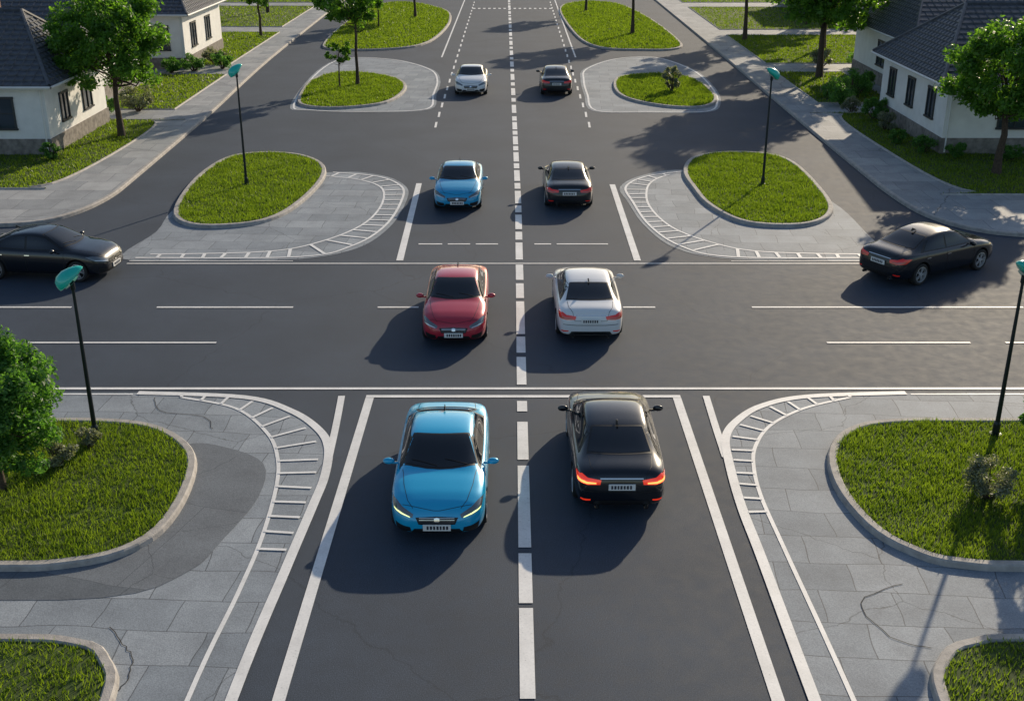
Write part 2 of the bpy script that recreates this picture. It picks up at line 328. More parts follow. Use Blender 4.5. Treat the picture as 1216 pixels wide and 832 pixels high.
o=mk.make('road_markings',M['paint']); flip_up(o.data)
ck=Acc()
for p in ([(-7.0,16.5),(-6.6,16.0),(-6.35,15.6),(-6.25,15.1),(-6.35,14.7)],[(-9,26),(-8.6,25.2),(-7.5,24.9),(-7.1,24.2)],[(7.2,17.8),(6.3,17.2),(6.5,16.2),(7.1,15.9)]):
    q=smooth_open(p,5); q=[(x+random.uniform(-.03,.03),y+random.uniform(-.03,.03)) for x,y in q]; ck.line(q,.016,.019)
o=ck.make('pavement_cracks',M['crack']); flip_up(o.data)

# ------------------------------------------------------------------ vegetation
def tube(acc,pts,rads,k=7):
    P=[Vector(p) for p in pts]; v=[]; f=[]
    for i,p in enumerate(P):
        d=(P[min(i+1,len(P)-1)]-P[max(i-1,0)]).normalized(); u=d.orthogonal().normalized()
        if i>0: u=(pu-d*pu.dot(d)).normalized()
        pu=u; w=d.cross(u)
        for j in range(k):
            a_=2*math.pi*j/k; v.append(p+(u*math.cos(a_)+w*math.sin(a_))*rads[i])
    for i in range(len(P)-1):
        for j in range(k): f.append((i*k+j,i*k+(j+1)%k,(i+1)*k+(j+1)%k,(i+1)*k+j))
    acc.add(v,f)
def leaves(centers,rad,n_per,size,flat=.8):
    n=len(centers)*n_per; C=np.repeat(centers,n_per,0); rr=np.repeat(rad,n_per)
    d=rng.normal(size=(n,3)); d/=np.linalg.norm(d,axis=1)[:,None]; r=rng.uniform(0,1,n)**.45
    pos=C+d*(r*rr)[:,None]*np.array([1,1,flat])
    nm=d*.5+rng.normal(size=(n,3))*.8+np.array([0,0,.5]); nm/=np.linalg.norm(nm,axis=1)[:,None]
    t=np.cross(nm,rng.normal(size=(n,3))); t/=np.linalg.norm(t,axis=1)[:,None]; b=np.cross(nm,t)
    s=size*rng.uniform(.6,1.3,n)[:,None]
    v=np.zeros((n,4,3)); v[:,0]=pos-t*s; v[:,1]=pos-b*s*.45; v[:,2]=pos+t*s-nm*s*.25; v[:,3]=pos+b*s*.45
    return v.reshape(-1,3)
def tree(name,loc,H,cz,rx,rz,seed=0,ncl=70,npl=200,size=.10,tr=.14,mat='leaf',limbs=9):
    rs=np.random.default_rng(seed); e=empty(name,(loc[0],loc[1],loc[2] if len(loc)>2 else .12),rs.uniform(0,6.28))
    C=[];Rr=[]
    lob=rs.normal(size=(7,3)); lob/=np.linalg.norm(lob,axis=1)[:,None]
    while len(C)<ncl:
        d=rs.normal(size=3); d/=np.linalg.norm(d); k=.78+.32*max(0,(lob@d).max()-.5)*2*rs.uniform(.6,1); r=rs.uniform(.25,1)**.5*k
        p=np.array([d[0]*rx*r,d[1]*rx*r,cz+d[2]*rz*r])
        if p[2]<cz-rz*.8: continue
        C.append(p); Rr.append(rs.uniform(.14,.27)*rx*(1.1-.25*r))
    C=np.array(C);Rr=np.array(Rr)
    A=Acc(); top=cz+rz*.55; tw=[(0,0,0)]; rad=[tr*1.35]
    for i in range(1,8):
        t=i/7; tw.append((rs.normal()*.035*H*t*.5,rs.normal()*.035*H*t*.5,top*t)); rad.append(tr*(1-.82*t)+.012)
    tube(A,[(0,0,-.1)]+tw,[tr*1.7]+rad,8)
    tw=np.array(tw); idx=rs.permutation(ncl)[:limbs*4]
    for c,i in enumerate(idx):
        big=c<limbs; hz=max(cz-rz*.75,.3*H)*rs.uniform(.75,1)+ (C[i][2]-cz+rz)*.28
        hz=min(hz,top*.95); b0=np.array([np.interp(hz,tw[:,2],tw[:,k]) for k in range(3)]); b0[2]=hz
        m=(b0+C[i])/2+np.array([0,0,-.06*H*rs.uniform(.2,1)])+rs.normal(size=3)*.04*rx
        r0=tr*(.42 if big else .2); tube(A,[b0,(b0*.5+m*.5)+rs.normal(size=3)*.02*rx,m,(m+C[i])/2+rs.normal(size=3)*.03*rx,C[i]],[r0,r0*.8,r0*.6,r0*.38,r0*.12],5)
    A.make('trunk',M['bark'],e,smooth=True)
    obj('foliage',np_mesh('foliage',leaves(C,Rr,npl,size),4),M[mat],e)
    return e
def bush(name,loc,r,h,seed=0,ncl=26,npl=160,size=.05,mat='leafd'):
    rs=np.random.default_rng(seed); e=empty(name,(loc[0],loc[1],loc[2] if len(loc)>2 else .12)); C=[];Rr=[]
    while len(C)<ncl:
        d=rs.normal(size=3); d/=np.linalg.norm(d); k=rs.uniform(.3,1)**.5
        p=np.array([d[0]*r*k*.85,d[1]*r*k*.85,h*.52+d[2]*h*.42*k]); C.append(p); Rr.append(rs.uniform(.18,.34)*r)
    C=np.array(C);Rr=np.array(Rr); A=Acc()
    for i in range(min(ncl,14)):
        m=C[i]*.5+np.array([0,0,-.02]); tube(A,[(rs.normal()*.04,rs.normal()*.04,-.05),m,C[i]],[.03*r+.008,.02*r+.005,.004],5)
    A.make('stems',M['bark'],e,smooth=True)
    obj('foliage',np_mesh('foliage',leaves(C,Rr,npl,size,.9),4),M[mat],e); return e
tree('broadleaf_tree',(-19.7,57.2),8,4.9,3.0,2.9,1,125,190,.115,.16)
tree('broadleaf_tree',(21.3,49.2),7.6,4.7,2.8,2.7,2,125,190,.11,.17)
tree('broadleaf_tree',(20.2,76),11,7.0,4.2,4.4,3,140,150,.18,.2)
tree('broadleaf_tree',(18.9,95),9,6.0,3.0,2.9,4,70,110,.17,.17)
tree('broadleaf_tree',(10.2,99.3),9,5.9,3.1,2.8,5,80,110,.18,.15)
tree('broadleaf_tree',(-9.8,73.2),8.3,5.5,2.4,2.3,6,70,140,.12,.10)
tree('sapling_tree',(-10.8,72.2),3.2,2.1,.85,.95,7,34,90,.07,.045)
tree('broadleaf_tree',(-20.9,97.5),6,4.2,2.2,1.9,8,55,100,.14,.11)
tree('broadleaf_tree',(-9.2,112),8,5.0,2.5,2.2,9,55,90,.18,.12)
tree('sapling_tree',(-11.8,104),5.5,3.9,1.2,1.4,10,34,80,.13,.06)
tree('broadleaf_tree',(7.3,117),8,5.0,2.6,2.4,11,55,90,.19,.12)
tree('broadleaf_tree',(24,90),10,6.0,3.6,3.4,12,80,100,.20,.18)
tree('broadleaf_tree',(26.5,106),10,6.0,3.8,3.4,13,80,90,.22,.18)
tree('broadleaf_tree',(-26.5,88),8.5,5.6,3,2.8,14,70,100,.18,.15)
tree('broadleaf_tree',(-24,116),9,5.6,3.4,3,15,70,80,.20,.15)
tree('garden_bush',(-10.8,21.2),3.8,2.0,1.55,1.65,21,120,230,.06,.07,'leafd',7)
tree('garden_bush',(11.95,21.4),3.0,1.6,1.2,1.25,22,80,200,.055,.06,'leafd',7)
bush('flowering_shrub',(9.95,20.8),.62,.85,31,26,150,.035,'leafg')
bush('flowering_shrub',(-10.0,22.2),.45,.6,32,18,120,.035,'leafg')
bush('flowering_shrub',(-9.6,23.1),.35,.5,33,16,120,.03,'leafg')
for i,(x,y_,r,h) in enumerate([(-21.2,51.9,.5,.9),(-20.9,63.9,1.0,1.6),(-21.6,78.6,.9,1.2),(-19.9,79.6,.8,1.2),(-20.9,81.5,.9,1.2),(19.0,66.0,1.2,1.7),(19.6,61.6,.8,1.2),(19.3,58.7,.6,1.0),(18.9,55.5,.5,.8),(20.3,68.5,1.2,1.6),(-25.5,51.8,.5,.7),(23,51.8,.6,.8),(-22.5,63.3,.7,1.0),(18.9,63.6,.6,.9),(19.5,53.5,.6,.9),(20.6,52.3,.5,.8),(25.5,51.9,.6,.8),(21.5,70.5,1.0,1.3),(18.8,68.3,.7,1.0),(21.5,80.5,.9,1.3),(24,80.3,.9,1.1),(-22.9,77.8,.8,1.0)]):
    bush('garden_shrub',(x,y_,.13),r,h,40+i,22,110,.07 if r>.7 else .05,('leafd','leafg','leafd')[i%3])
bush('ornamental_shrub',(9.8,70.6),.65,1.7,70,20,70,.08,'leafg')
DC=[];DR=[]
rs=np.random.default_rng(99); A=Acc()
for i in range(70):
    if i<46: x=rs.uniform(-130,130); y_=rs.uniform(150,190)
    else: x=rs.choice([-1,1])*rs.uniform(34,95); y_=rs.uniform(92,150)
    if abs(x)<21: x=math.copysign(24+rs.uniform(0,10),x)
    if abs(x-46)<11 and y_<112 or abs(x+50)<12 and y_<126: continue
    r=rs.uniform(3,4.8); cz=rs.uniform(5,6.5); tube(A,[(x,y_,0),(x,y_,cz)],[.25,.1],6)
    for k in range(26):
        d=rs.normal(size=3); d/=np.linalg.norm(d); q=rs.uniform(.4,1)
        DC.append((x+d[0]*r*q,y_+d[1]*r*q,cz+d[2]*r*.9*q)); DR.append(r*.3)
e=empty('distant_trees'); A.make('trunks',M['bark'],e); obj('foliage',np_mesh('foliage',leaves(np.array(DC),np.array(DR),40,.36),4),M['leaf'],e)

# ------------------------------------------------------------------ houses
M['wall']=simple('render_wall',(.78,.78,.77),.85,noise=.06,nscale=2,bump=.3,bscale=30)
M['stone']=simple('stone_base',(.22,.20,.185),.9,noise=.35,nscale=4,bump=1,bscale=9)
M['tile']=simple('roof_tiles',(.070,.078,.095),.5,noise=.3,nscale=5)
M['tile2']=simple('roof_tiles_brown',(.11,.085,.07),.6,noise=.3,nscale=5)
M['frame']=simple('dark_frame',(.03,.035,.04),.5)
M['wframe']=simple('white_trim',(.7,.7,.68),.5)
M['wglass']=simple('window_glass',(.03,.045,.06),.08,spec=.8)
M['door']=simple('door_wood',(.12,.06,.03),.5,noise=.2)
def brick_mat():
    m,nt,b=newmat('brick'); tc=N(nt,'ShaderNodeTexCoord').outputs['Object']
    mp=N(nt,'ShaderNodeMapping'); mp.inputs['Rotation'].default_value=(R(90),0,0); nt.links.new(tc,mp.inputs[0])
    br=N(nt,'ShaderNodeTexBrick'); br.inputs['Scale'].default_value=3; br.inputs['Color1'].default_value=(.20,.09,.05,1); br.inputs['Color2'].default_value=(.27,.14,.08,1); br.inputs['Mortar'].default_value=(.3,.27,.24,1)
    nt.links.new(mp.outputs[0],br.inputs[0]); nt.links.new(br.outputs[0],b.inputs['Base Color']); b.inputs['Roughness'].default_value=.9; return m
M['brick']=brick_mat()
def house(name,x0,x1,y0,y1,h=3.3,rh=2.6,wall='wall',tile='tile',wins=(),ov=.5,hip=2.6,base=.75,z=.13,door=None):
    e=empty(name); w=Acc(); w.box(x0,x1,y0,y1,z+base,z+h); w.make('walls',M[wall],e)
    b=Acc(); b.box(x0-.06,x1+.06,y0-.06,y1+.06,z-.1,z+base+.003); b.make('base',M['stone'],e)
    X0,X1,Y0,Y1=x0-ov,x1+ov,y0-ov,y1+ov; zb=z+h-.08; zt=zb+rh
    ym=(Y0+Y1)/2; ra,rb=(X0+hip,ym),(X1-hip,ym)
    c=[(X0,Y0),(X1,Y0),(X1,Y1),(X0,Y1)]
    sl=[(c[0],c[1],ra,rb),(c[1],c[2],rb,rb),(c[2],c[3],rb,ra),(c[3],c[0],ra,ra)]
    r=Acc(); n=15
    for p,q,s,t in sl:
        p,q,s,t=[np.array(k,float) for k in (p,q,s,t)]
        for i in range(n):
            u0,u1=i/n,(i+1)/n; a0=p+(s-p)*u0;b0=q+(t-q)*u0;a1=p+(s-p)*u1;b1=q+(t-q)*u1; z0=zb+rh*u0; z1=zb+rh*u1
            r.add([(*a0,z0),(*b0,z0),(*b0,z0+.08),(*a0,z0+.08),(*b1,z1+.012),(*a1,z1+.012)],[(0,1,2,3),(3,2,4,5)])
            L=np.linalg.norm(b0-a0); m=int(L/.42)
            for j in range(1,m):
                k0=j/m+(.5/m if i%2 else 0)
                if k0>=1: continue
                dd=(b0-a0)/L*.05; c0=a0+(b0-a0)*k0
                Lb=np.linalg.norm(b1-a1)
                if Lb<.1: continue
                k1=((c0+((s+t)/2-(p+q)/2)*(1/n)-a1)@(b0-a0)/L)/Lb
                if k1<0 or k1>1: continue
                c1=a1+(b1-a1)*k1
                r.add([(*(c0-dd),z0+.082),(*(c0+dd),z0+.082),(*c0,z0+.13),(*(c1-dd),z1+.014),(*(c1+dd),z1+.014),(*c1,z1+.062)],[(0,1,2),(0,2,5,3),(1,4,5,2)])
    r.make('roof',M[tile],e)
    rc=Acc(); P3=lambda p,zz:(p[0],p[1],zz)
    tube(rc,[P3(ra,zt+.05),P3(rb,zt+.05)],[.11,.11],6)
    for cc,rr in ((c[0],ra),(c[3],ra),(c[1],rb),(c[2],rb)): tube(rc,[P3(cc,zb+.07),P3(rr,zt+.05)],[.09,.09],6)
    rc.make('ridge_caps',M[tile],e)
    s_=Acc(); s_.box(X0+.02,X1-.02,Y0+.02,Y1-.02,zb-.14,zb-.01); s_.make('soffit',M['wframe'],e)
    gt=Acc(); tube(gt,[(X0-.06,Y0-.07,zb-.02),(X1+.06,Y0-.07,zb-.02)],[.06,.06],8)
    for xg in (X0-.07,X1+.07): tube(gt,[(xg,Y0-.06,zb-.02),(xg,Y1+.06,zb-.02)],[.06,.06],8)
    for xg in (x0+.15,x1-.15): tube(gt,[(xg,y0-.14,z+.1),(xg,y0-.14,zb-.2),(xg,Y0-.05,zb-.04)],[.04,.04,.04],8)
    gt.make('gutters',M['wframe'],e)
    ch=Acc(); xc=(X0+X1)/2+1.2; ch.box(xc,xc+.9,ym+.6,ym+1.3,zb+.5,zt+.75); ch.box(xc-.08,xc+.98,ym+.52,ym+1.38,zt+.753,zt+.87); ch.make('chimney',M['brick'],e)
    gl=Acc(); fr=Acc()
    for side,cpos,ww,z0,z1 in wins:
        if side=='f':
            gl.box(cpos-ww/2,cpos+ww/2,y0-.02,y0+.05,z+z0,z+z1)
            for a_,b_ in ((cpos-ww/2-.08,cpos-ww/2),(cpos+ww/2,cpos+ww/2+.08),(cpos-.025,cpos+.025)): fr.box(a_,b_,y0-.07,y0+.02,z+z0,z+z1)
            fr.box(cpos-ww/2-.12,cpos+ww/2+.12,y0-.11,y0+.02,z+z0-.09,z+z0-.002); fr.box(cpos-ww/2-.1,cpos+ww/2+.1,y0-.08,y0+.02,z+z1+.002,z+z1+.1)
            fr.box(cpos-ww/2,cpos-.027,y0-.05,y0+.02,z+(z0+z1)/2-.02,z+(z0+z1)/2+.02); fr.box(cpos+.027,cpos+ww/2,y0-.05,y0+.02,z+(z0+z1)/2-.02,z+(z0+z1)/2+.02)
        else:
            xs=x1 if side=='r' else x0; sg=1 if side=='r' else -1
            bx=lambda acc,u0,u1,yy0,yy1,za,zb_: acc.box(min(xs+sg*u0,xs+sg*u1),max(xs+sg*u0,xs+sg*u1),yy0,yy1,za,zb_)
            bx(gl,-.05,.02,cpos-ww/2,cpos+ww/2,z+z0,z+z1)
            for a_,b_ in ((cpos-ww/2-.08,cpos-ww/2),(cpos+ww/2,cpos+ww/2+.08),(cpos-.025,cpos+.025)): bx(fr,-.02,.07,a_,b_,z+z0,z+z1)
            bx(fr,-.02,.11,cpos-ww/2-.12,cpos+ww/2+.12,z+z0-.09,z+z0-.002); bx(fr,-.02,.08,cpos-ww/2-.1,cpos+ww/2+.1,z+z1+.002,z+z1+.1)
    if gl.v: gl.make('window_glass',M['wglass'],e); fr.make('window_frames',M['frame'],e)
    if door is not None:
        D=Acc(); D.box(door-.5,door+.5,y0-.10,y0+.02,z+.2,z+2.3); D.make('door',M['door'],e)
        D=Acc(); D.box(door-.9,door+.9,y0-1.0,y0-.105,z-.05,z+.18); D.box(door-.9,door+.9,y0-1.4,y0-1.003,z-.05,z+.09); D.make('steps',M['stone'],e)
    return e
house('white_house',-33,-21.6,53,61,3.3,2.9,wins=[('f',-23.9,1.5,1.25,2.6),('f',-31,1.4,1.25,2.6),('r',55.2,.9,1.3,2.5),('r',58.3,1.1,1.3,2.5)],door=-27.4)
house('white_house',-38,-24.0,64.5,75.5,3.4,3.2,wins=[('r',67,1.1,1.2,2.5),('r',71.5,1.8,.9,2.5),('f',-27,1.4,1.25,2.6)])
house('white_house',-34,-22.3,79.5,90,3.7,3.0,wins=[('f',-24,1.3,1.3,2.8),('f',-27.5,1.3,1.3,2.8),('r',82,1.2,1.3,2.8),('r',86,1.2,1.3,2.8)])
house('white_house',20.2,34,53.2,63,3.4,3.0,wins=[('l',55.2,.9,1.4,2.7),('l',58.2,.9,1.4,2.7),('l',61.2,.9,1.4,2.7),('f',23.5,1.5,1.25,2.6),('f',28,1.5,1.25,2.6)],door=25.8)
house('white_house',23.2,38,66.5,79,3.4,3.2,wins=[('l',68.5,1.1,1.2,2.6),('l',73,1.6,1.2,2.6),('f',26,1.4,1.25,2.6)])
house('brick_house',-60,-42,107,120,5.2,3.0,wall='brick',tile='tile2',wins=[('f',x,1.4,z0,z0+1.3) for x in (-57,-53,-49,-45) for z0 in (1.1,3.5)])
house('brick_house',37,56,93,106,5.4,3.2,wall='brick',tile='tile2',wins=[('f',x,1.4,z0,z0+1.3) for x in (39.5,43.5,47.5,51.5) for z0 in (1.1,3.5)])
house('white_house',28,41,112,124,3.6,2.8,tile='tile2',wins=[('f',x,1.4,1.2,2.6) for x in (30,34,38)])

# ------------------------------------------------------------------ street lamps
M['pole']=simple('dark_metal',(.025,.035,.04),.4,metal=.6)
M['teal']=simple('teal_lamp_head',(.01,.52,.43),.22,coat=.6)
M['lens']=simple('lamp_lens',(.45,.6,.58),.25)
def lamp(x,y_,H,face,z):
    e=empty('street_lamp',(x,y_,z)); A=Acc()
    tube(A,[(0,0,0),(0,0,.03),(0,0,.04),(0,0,.28),(0,0,.34),(0,0,H*.5),(0,0,H)],[.14,.14,.085,.08,.055,.045,.032],14)
    A.make('pole',M['pole'],e,smooth=False)
    n=Acc()
    k=20; prof=[(-.36,.001,.0),(-.345,.09,.02),(-.29,.165,.045),(-.18,.215,.06),(-.02,.215,.06),(.14,.17,.045),(.27,.105,.03),(.34,.05,.012),(.36,.001,0)]
    v=[];f=[]
    for u,r,b in prof:
        for j in range(k):
            t=2*math.pi*j/k; s=math.sin(t); v.append((u*1.0,r*math.cos(t),(r*1.05*s if s>0 else r*.35*s)+b*.6))
    for i in range(len(prof)-1):
        for j in range(k): f.append((i*k+j,i*k+(j+1)%k,(i+1)*k+(j+1)%k,(i+1)*k+j))
    n.add(v,f); h=n.make('head',M['teal'],e,smooth=True,fixn=True); h.location=(0,0,H+.10); h.rotation_euler=(0,R(-42),face)
    l=Acc(); v=[(-.06,0,-.085)]
    for j in range(k): t=2*math.pi*j/k; v.append((-.06+.20*math.cos(t),.13*math.sin(t),-.066))
    l.add(v,[(0,1+j,1+(j+1)%k) for j in range(k)]); q=l.make('lens',M['lens'],e,smooth=True); q.location=h.location; q.rotation_euler=h.rotation_euler
    c=Acc(); tube(c,[(0,0,H-.16),(0,0,H-.14),(0,0,H+.04)],[.045,.055,.05],12); c.make('collar',M['pole'],e,smooth=True)
lamp(-9.64,23.6,3.78,R(20),.1); lamp(11.27,23.77,3.88,R(-160),.1); lamp(-11.29,47.4,4.65,R(35),.1); lamp(10.68,47.5,4.5,R(200),.1)

# ------------------------------------------------------------------ cars
M['glass']=simple('car_glass',(.010,.013,.018),.04,spec=.7)
M['rub']=simple('black_trim',(.012,.012,.013),.45)
M['dark']=simple('wheel_well',(.008,.008,.008),.9)
M['tyre']=simple('tyre',(.018,.018,.019),.8)
M['rim']=simple('alloy_rim',(.55,.56,.58),.3,metal=.45)
M['chrome']=simple('chrome',(.7,.7,.72),.12,metal=1)
M['plate']=simple('number_plate',(.85,.85,.83),.4)
M['ptext']=simple('plate_letters',(.03,.03,.05),.5)
M['hl']=simple('headlight',(.16,.18,.20),.08,metal=.3,coat=1)
M['hl_e']=simple('headlight_strip',(.8,.8,.7),.2,emis=(.85,1,.35),es=1.3)
M['hl_o']=simple('headlight_strip_off',(.75,.78,.8),.15,metal=.4)
M['tl']=simple('taillight',(.35,.012,.01),.12,coat=1,emis=(1,.03,.01),es=.10)
M['tls_o']=simple('taillight_strip',(.45,.06,.04),.15,coat=1)
M['tl_e']=simple('taillight_lit',(.5,.03,.01),.12,coat=1,emis=(1,.04,.01),es=.55)
M['tls_e']=simple('taillight_strip_lit',(.8,.3,.1),.2,emis=(1,.26,.06),es=2.6)
def paint(name,c,metal=.25,rough=.32,coat=1): return simple(name,c,rough,metal,coat=coat)
PB=paint('blue_paint',(.003,.43,.76),.1); PB2=paint('deep_blue_paint',(.006,.36,.66),.1); PK=paint('black_paint',(.006,.009,.015),.2,.25,.8); PR=paint('red_paint',(.50,.02,.045),.1); PW=paint('white_paint',(.80,.81,.82),0,.35)
PK2=paint('graphite_paint',(.012,.015,.020),.3,.3,.8)
def interp(tab,y): t=sorted(tab); return float(np.interp(y,[a for a,_ in t],[b for _,b in t]))
SED=dict(top=[(-2.33,.66),(-2.29,.86),(-2.2,1.0),(-1.95,1.05),(-1.65,1.075),(-1.25,1.25),(-.85,1.39),(-.35,1.455),(.15,1.45),(.45,1.37),(.8,1.20),(1.15,1.03),(1.5,.985),(1.85,.92),(2.1,.83),(2.24,.72),(2.31,.56)],
 belt=[(-2.33,.58),(-2.29,.78),(-2.2,.90),(-1.95,.945),(-1.6,.955),(0,.93),(1.15,.91),(1.5,.88),(1.85,.81),(2.1,.72),(2.24,.62),(2.31,.5)],
 hw=[(-2.33,.66),(-2.29,.77),(-2.2,.84),(-1.95,.89),(-1.6,.925),(-.5,.935),(.8,.93),(1.5,.925),(1.85,.89),(2.1,.81),(2.24,.69),(2.31,.56)],
 zb=[(-2.33,.34),(-2.29,.27),(-2.2,.23),(-1.9,.20),(1.9,.18),(2.1,.19),(2.24,.22),(2.31,.29)])
def build_car(T):
    ys=[a for a,_ in T['top']]; ys=sorted(set(ys+[-.6,1.32,1.68,2.0]))
    rings=[]
    for y in ys:
        top=interp(T['top'],y);be=interp(T['belt'],y);hw=interp(T['hw'],y);zb=interp(T['zb'],y)
        g=min(1,max(0,(top-be-.12)/.3)); L=lambda a,b:a+(b-a)*g
        r=[(0,zb),(.84*hw,zb),(.965*hw,zb+.09),(1.0*hw,zb+(be-zb)*.45),(.985*hw,zb+(be-zb)*.84),(.93*hw,be),(L(.87,.85)*hw,be+.035 if top-be>.06 else be+(top-be)*.3),
           (L(.78*hw,.665),L(be+.62*(top-be),top-.105)),(L(.60*hw,.555),L(be+.86*(top-be),top-.03)),(.32*hw,top-.006),(0,top)]
        full=[(x,y,z) for x,z in r]+[(-x,y,z) for x,z in r[-2:0:-1]]; rings.append(full)
    k=20; v=[p for r in rings for p in r]; f=[]
    for i in range(len(rings)-1):
        for j in range(k): f.append((i*k+j,i*k+(j+1)%k,(i+1)*k+(j+1)%k,(i+1)*k+j))
    for end,dy in ((0,-.012),(len(rings)-1,.012)):
        R_=rings[end]; zc=sum(p[2] for p in R_)/k; o=len(v)
        for p in R_: v.append((p[0]*.6,p[1]+dy,zc+(p[2]-zc)*.6))
        for j in range(k): f.append((end*k+j,end*k+(j+1)%k,o+(j+1)%k,o+j))
        f.append(tuple(range(o,o+k)))
    me=mesh('cb',v,f); bm=bmesh.new(); bm.from_mesh(me); bmesh.ops.recalc_face_normals(bm,faces=bm.faces)
    cl=bm.edges.layers.float.new('crease_edge'); bm.verts.ensure_lookup_table()
    for e in bm.edges:
        a,b=e.verts[0].index,e.verts[1].index
        if a<len(rings)*k and b<len(rings)*k and a%k==b%k:
            if a%k in (5,15): e[cl]=.45
            if a%k in (2,18): e[cl]=.3
            if a%k in (8,12): e[cl]=.15
    bm.to_mesh(me); bm.free()
    o=bpy.data.objects.new('tmpbody',me); col.objects.link(o); s=o.modifiers.new('s','SUBSURF'); s.levels=2; s.render_levels=2
    dg=bpy.context.evaluated_depsgraph_get(); dg.update(); ev=o.evaluated_get(dg); m0=bpy.data.meshes.new_from_object(ev)
    bvh=BVHTree.FromPolygons([q.co.copy() for q in m0.vertices],[tuple(p.vertices) for p in m0.polygons])
    WY=(1.41,-1.39); WR=.335; AR=.39
    cut=Acc()
    for wy in WY:
        for sg in (1,-1):
            n=40; vv=[(sg*xx,wy+AR*math.cos(2*math.pi*j/n),WR+.01+AR*math.sin(2*math.pi*j/n)) for xx in (.62,1.2) for j in range(n)]
            ff=[(j,(j+1)%n,n+(j+1)%n,n+j) for j in range(n)]+[tuple(range(n))[::-1],tuple(range(n,2*n))]; cut.add(vv,ff)
    co=cut.make('tmpcut',M['dark'],fixn=True)
    b=o.modifiers.new('b','BOOLEAN'); b.object=co; b.operation='DIFFERENCE'; b.solver='EXACT'
    dg.update(); bpy.context.view_layer.update(); dg=bpy.context.evaluated_depsgraph_get(); body=bpy.data.meshes.new_from_object(o.evaluated_get(dg))
    bpy.data.objects.remove(o); bpy.data.objects.remove(co)
    body.name='body'; body.materials.clear(); body.materials.append(PB); body.materials.append(M['rub']); body.materials.append(M['dark'])
    for p in body.polygons:
        c=p.center; mi=0
        for wy in WY:
            d=math.hypot(c.y-wy,c.z-WR-.01)
            if abs(c.x)>.6 and d<AR+.004 and (abs(d-AR)<.012 and abs(p.normal.x)<.3 or abs(abs(c.x)-.62)<.004): mi=2
        if mi==0 and c.z<.245: mi=1
        p.material_index=mi
    body.shade_smooth(); body.set_sharp_from_angle(angle=R(32))
    acc={k_:Acc() for k_ in ('glass','rub','hl','hls','tl','tls','plate','ptext','chrome')}
    def hit(p,mode,off):
        x,y,z=p
        if mode=='T': r=bvh.ray_cast(Vector((x,y,5)),Vector((0,0,-1)))
        elif mode=='S': sg=1 if x>0 else -1; r=bvh.ray_cast(Vector((sg*5,y,z)),Vector((-sg,0,0)))
        else: r=bvh.find_nearest(Vector(p))
        if r[0] is None: r=bvh.find_nearest(Vector(p))
        return r[0]+r[1]*off
    def poly_interp(pts,n):
        P=np.array(pts,float); t=np.linspace(0,len(P)-1,n); return np.array([[np.interp(q,range(len(P)),P[:,k_]) for k_ in range(3)] for q in t])
    def patch(key,bot,topp,mode,off,nu=12,nv=6):
        Bp=poly_interp(bot,nu+1);Tp=poly_interp(topp,nu+1); v=[]
        for j in range(nv+1):
            for i in range(nu+1): v.append(hit(tuple(Bp[i]+(Tp[i]-Bp[i])*j/nv),mode,off))
        f=[(j*(nu+1)+i,j*(nu+1)+i+1,(j+1)*(nu+1)+i+1,(j+1)*(nu+1)+i) for j in range(nv) for i in range(nu)]; acc[key].add(v,f)
    def seam(pts,w,mode,key='rub',off=.004):
        q=poly_interp(pts,len(pts)*4); P=[hit(tuple(x),mode,off) for x in q]
        v=[];n=len(P)
        for i in range(n):
            d=(P[min(i+1,n-1)]-P[max(i-1,0)]).normalized(); nr=bvh.find_nearest(P[i])[1]; s_=d.cross(nr).normalized()*w/2; v+=[P[i]+s_,P[i]-s_]
        acc[key].add(v,[(2*i,2*i+1,2*i+3,2*i+2) for i in range(n-1)])
    def bow(xb,yb,yc,m=7,z=1.2): return [(xb*t,yc+(yb-yc)*t*t,z) for t in np.linspace(-1,1,m)]
    patch('rub',bow(.76,.96,1.17),bow(.555,.22,.30),'T',.003,18,10); patch('glass',bow(.72,.92,1.12),bow(.525,.27,.345),'T',.007,18,10)
    patch('rub',bow(.66,-1.60,-1.70),bow(.53,-.86,-.90),'T',.003,18,8); patch('glass',bow(.62,-1.55,-1.645),bow(.50,-.91,-.95),'T',.007,18,8)
    for sg in (1,-1):
        patch('rub',[(sg,1.02,.955),(sg,.0,.965),(sg,-1.42,.985)],[(sg,.36,1.335),(sg,-.3,1.365),(sg,-1.0,1.31)],'S',.003,20,6)
        patch('glass',[(sg,.88,.98),(sg,.3,.985),(sg,-.24,.99)],[(sg,.36,1.29),(sg,.1,1.325),(sg,-.24,1.335)],'S',.007,12,6)
        patch('glass',[(sg,-.31,.99),(sg,-.8,1.0),(sg,-1.27,1.01)],[(sg,-.31,1.335),(sg,-.6,1.325),(sg,-.95,1.28)],'S',.007,12,6)
        patch('hl',[(sg*.46,2.32,.60),(sg*.64,2.2,.61),(sg*.80,2.0,.66)],[(sg*.44,2.28,.66),(sg*.64,2.12,.73),(sg*.86,1.72,.80)],'N',.006,12,5)
        patch('hls',[(sg*.50,2.32,.605),(sg*.64,2.2,.62),(sg*.78,2.02,.665)],[(sg*.51,2.31,.625),(sg*.65,2.18,.645),(sg*.79,1.98,.685)],'N',.011,10,2)
        patch('tl',[(sg*.42,-2.33,.74),(sg*.66,-2.30,.73),(sg*.86,-2.08,.76)],[(sg*.40,-2.31,.83),(sg*.66,-2.27,.87),(sg*.90,-1.85,.88)],'N',.012,24,8)
        patch('tls',[(sg*.50,-2.33,.755),(sg*.68,-2.29,.75),(sg*.84,-2.12,.775)],[(sg*.50,-2.33,.785),(sg*.68,-2.28,.79),(sg*.86,-2.05,.825)],'N',.017,20,3)
